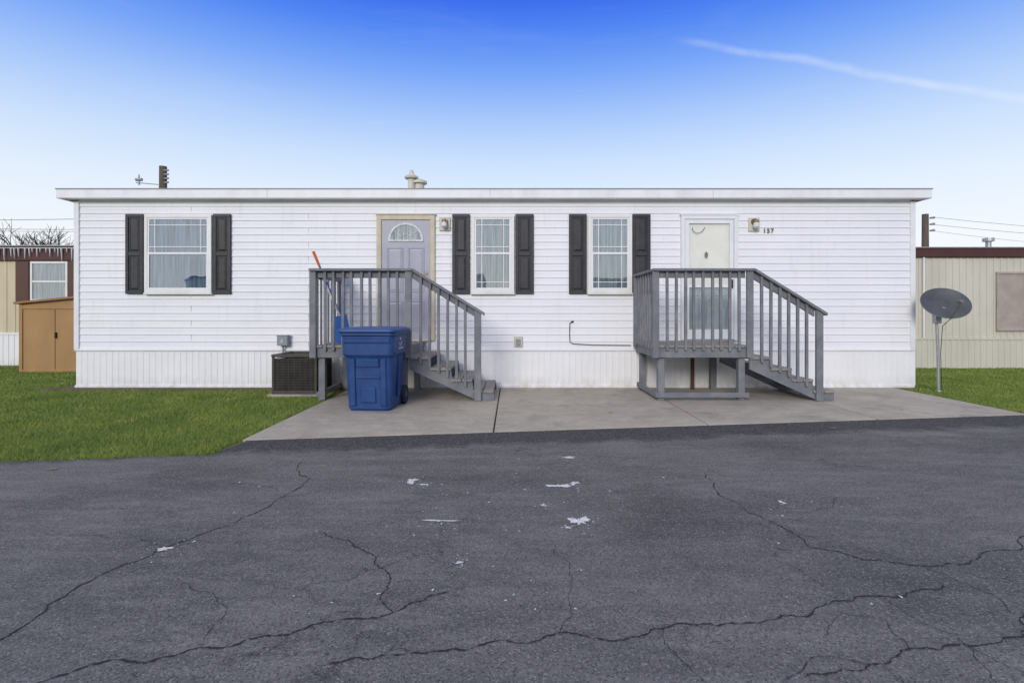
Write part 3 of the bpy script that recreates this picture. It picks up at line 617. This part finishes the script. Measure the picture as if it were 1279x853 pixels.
neighbour(2,18,-17.5,1,2.95,'siding','skirt','roof',[(4,5.2,1.5,2.5,'w'),(9.5,10.6,1.5,2.5,'w'),(14,15.2,1.5,2.5,'w')],bandh=.15)
# ------------------------------------------------------------ POLES, WIRES, TREE
def pole(x,y,h,r):
    Pp=root('utility_pole'); MB().tube((x,y,-.1),(x,y,h),r*1.15,r*.9,14).obj('shaft','pole',Pp); return Pp
Pa=pole(-17.3,17.5,8.45,.19)
mb=MB()
for i in range(4): mb.tube((-17.12,17.3,7.6+.2*i),(-16.9,17.3,7.62+.2*i),.035,.05,8)
mb.tube((-18.5,17.3,7.75),(-18.2,17.3,7.75),.08,.08,8); mb.tube((-18.35,17.3,7.5),(-18.35,17.3,8.0),.05,.03,8); mb.tube((-18.5,17.3,7.6),(-17.3,17.3,7.5),.02,.02,6)
mb.obj('insulators','galv',Pa)
Pb=pole(19.7,16.5,5.9,.15)
mb=MB()
for z in(5.1,5.4,5.7): mb.tube((19.85,16.4,z),(20.05,16.4,z+.03),.04,.06,8)
mb.obj('insulators','galv',Pb)
def wire(mb,a,b,sag,r=.012):
    a=Vector(a);b=Vector(b); pts=[a.lerp(b,t/16)-Vector((0,0,sag*4*(t/16)*(1-t/16))) for t in range(17)]; mb.path(pts,r,5)
mb=MB()
wire(mb,(19.9,16.4,5.75),(60,25,7.2),.9,.008); wire(mb,(19.9,16.4,5.4),(60,25,6.8),.9,.008); wire(mb,(19.9,16.4,5.1),(60,25,6.3),1.1,.006)
wire(mb,(-17.3,17.4,5.9),(-60,17,6.0),.25); wire(mb,(-30,14,5.05),(-9,12,4.6),.2,.008); wire(mb,(-34,20,5.8),(-12,18,5.5),.2,.008)
mb.obj('power_lines','cable')
def tree(x,y,h,seed,name='bare_tree',dep0=4):
    random.seed(seed); mb=MB()
    def br(p,d,L,r,dep):
        q=p
        for s in range(3):
            nd=(d+Vector((random.uniform(-.2,.2),random.uniform(-.2,.2),random.uniform(-.08,.15)))).normalized(); e=q+nd*L/3
            mb.tube(q,e,r*(1-.12*s),r*(1-.12*(s+1)),5 if dep>2 else 3); q=e; d=nd
            if dep>0 and s>0:
                for _ in range(2):
                    a=random.uniform(0,6.28); k=random.uniform(.5,.95); br(q,(d+Vector((math.cos(a)*k,math.sin(a)*k,random.uniform(-.1,.3)))).normalized(),L*random.uniform(.6,.8),r*.55,dep-1)
    br(Vector((x,y,0)),Vector((0,0,1)),h*.42,h*.024,dep0); mb.obj(name,'bark')
tree(-27,21.5,6.3,3); tree(-24.3,23,6.0,5); tree(-30,24,6.4,9)
# ------------------------------------------------------------ WORLD
W=bpy.data.worlds.new('World'); S.world=W; W.use_nodes=True; nt=W.node_tree; nt.nodes.clear()
out=N(nt,'ShaderNodeOutputWorld'); bg=N(nt,'ShaderNodeBackground'); bg2=N(nt,'ShaderNodeBackground'); ash=N(nt,'ShaderNodeAddShader')
SUN_EL,SUN_AZ=R(22),R(197)
sky=N(nt,'ShaderNodeTexSky',sky_type='NISHITA'); sky.sun_disc=False; sky.sun_elevation=SUN_EL; sky.sun_rotation=SUN_AZ
nt.links.new(sky.outputs[0],bg2.inputs[0]); bg2.inputs[1].default_value=.008
tc=N(nt,'ShaderNodeTexCoord'); sp=N(nt,'ShaderNodeSeparateXYZ'); nt.links.new(tc.outputs['Generated'],sp.inputs[0])
cr=N(nt,'ShaderNodeValToRGB'); cr.color_ramp.interpolation='LINEAR'; el=cr.color_ramp.elements
st=[(0,(244,246,249)),(.12,(241,245,251)),(.20,(227,238,251)),(.27,(204,224,251)),(.34,(169,200,250)),(.41,(121,166,247)),(.47,(78,132,242)),(.52,(48,98,234)),(.58,(60,110,230)),(.70,(215,220,235)),(1,(245,245,250))]
el[0].position=0; el[0].color=lin(*st[0][1]); el[1].position=1; el[1].color=lin(*st[-1][1])
for p_,c_ in st[1:-1]: e=el.new(p_); e.color=lin(*c_)
nt.links.new(sp.outputs[2],cr.inputs[0])
d1=Vector((235,655,334)).normalized(); d2=Vector((639,655,270)).normalized(); nv=d1.cross(d2).normalized(); mid=(d1*.45+d2*.55).normalized()
wn=N(nt,'ShaderNodeTexNoise'); wn.inputs['Scale'].default_value=5; wn.inputs['Detail'].default_value=5; nt.links.new(tc.outputs['Generated'],wn.inputs['Vector'])
wv=N(nt,'ShaderNodeVectorMath',operation='MULTIPLY_ADD'); wv.inputs[1].default_value=(.03,.03,.03); nt.links.new(wn.outputs['Color'],wv.inputs[0]); nt.links.new(tc.outputs['Generated'],wv.inputs[2])
dt=N(nt,'ShaderNodeVectorMath',operation='DOT_PRODUCT'); dt.inputs[1].default_value=nv; nt.links.new(wv.outputs[0],dt.inputs[0])
sb=N(nt,'ShaderNodeMath',operation='SUBTRACT'); sb.inputs[1].default_value=.015*(nv.x+nv.y+nv.z); nt.links.new(dt.outputs['Value'],sb.inputs[0])
ab=N(nt,'ShaderNodeMath',operation='ABSOLUTE'); nt.links.new(sb.outputs[0],ab.inputs[0])
mr=N(nt,'ShaderNodeMapRange',interpolation_type='SMOOTHSTEP'); mr.inputs[1].default_value=.009; mr.inputs[2].default_value=0; nt.links.new(ab.outputs[0],mr.inputs[0])
dm=N(nt,'ShaderNodeVectorMath',operation='DOT_PRODUCT'); dm.inputs[1].default_value=mid; nt.links.new(tc.outputs['Generated'],dm.inputs[0])
mr2=N(nt,'ShaderNodeMapRange',interpolation_type='SMOOTHSTEP'); mr2.inputs[1].default_value=.958; mr2.inputs[2].default_value=.985; nt.links.new(dm.outputs['Value'],mr2.inputs[0])
n2=N(nt,'ShaderNodeTexNoise'); n2.inputs['Scale'].default_value=14; n2.inputs['Detail'].default_value=6; nt.links.new(tc.outputs['Generated'],n2.inputs['Vector'])
mr3=N(nt,'ShaderNodeMapRange'); mr3.inputs[1].default_value=.3; mr3.inputs[2].default_value=.7; mr3.inputs[3].default_value=.06; mr3.inputs[4].default_value=.45; nt.links.new(n2.outputs['Fac'],mr3.inputs[0])
m1=N(nt,'ShaderNodeMath',operation='MULTIPLY'); nt.links.new(mr.outputs[0],m1.inputs[0]); nt.links.new(mr2.outputs[0],m1.inputs[1])
m2=N(nt,'ShaderNodeMath',operation='MULTIPLY'); nt.links.new(m1.outputs[0],m2.inputs[0]); nt.links.new(mr3.outputs[0],m2.inputs[1])
c1=mix(nt,m2.outputs[0],cr.outputs[0],(.85,.9,1))
mp=N(nt,'ShaderNodeMapping'); mp.inputs['Scale'].default_value=(1.2,1.2,9); mp.inputs['Rotation'].default_value=(0,R(6),0); nt.links.new(tc.outputs['Generated'],mp.inputs[0])
n3=N(nt,'ShaderNodeTexNoise'); n3.inputs['Scale'].default_value=2.2; n3.inputs['Detail'].default_value=8; n3.inputs['Roughness'].default_value=.62; nt.links.new(mp.outputs[0],n3.inputs['Vector'])
mr4=N(nt,'ShaderNodeMapRange'); mr4.inputs[1].default_value=.54; mr4.inputs[2].default_value=.8; mr4.inputs[4].default_value=.06; nt.links.new(n3.outputs['Fac'],mr4.inputs[0])
c2=mix(nt,mr4.outputs[0],c1,(.88,.92,1))
nt.links.new(c2,bg.inputs[0]); bg.inputs[1].default_value=.98
nt.links.new(bg.outputs[0],ash.inputs[0]); nt.links.new(bg2.outputs[0],ash.inputs[1]); nt.links.new(ash.outputs[0],out.inputs[0])
sl=bpy.data.lights.new('sun','SUN'); sl.energy=2.0; sl.angle=R(20); sl.color=(1,.95,.87)
so=bpy.data.objects.new('sun',sl); S.collection.objects.link(so)
dv=Vector((math.sin(SUN_AZ)*math.cos(SUN_EL),math.cos(SUN_AZ)*math.cos(SUN_EL),math.sin(SUN_EL)))
so.rotation_euler=dv.to_track_quat('Z','Y').to_euler()
cd=bpy.data.cameras.new('camera'); co=bpy.data.objects.new('camera',cd); S.collection.objects.link(co)
co.location=(0,-8.5,1.234); co.rotation_euler=(R(90),0,0); cd.sensor_width=36; cd.lens=36*655/1279; cd.shift_y=-36.5/1279; cd.clip_end=2000; cd.clip_start=.05
S.camera=co
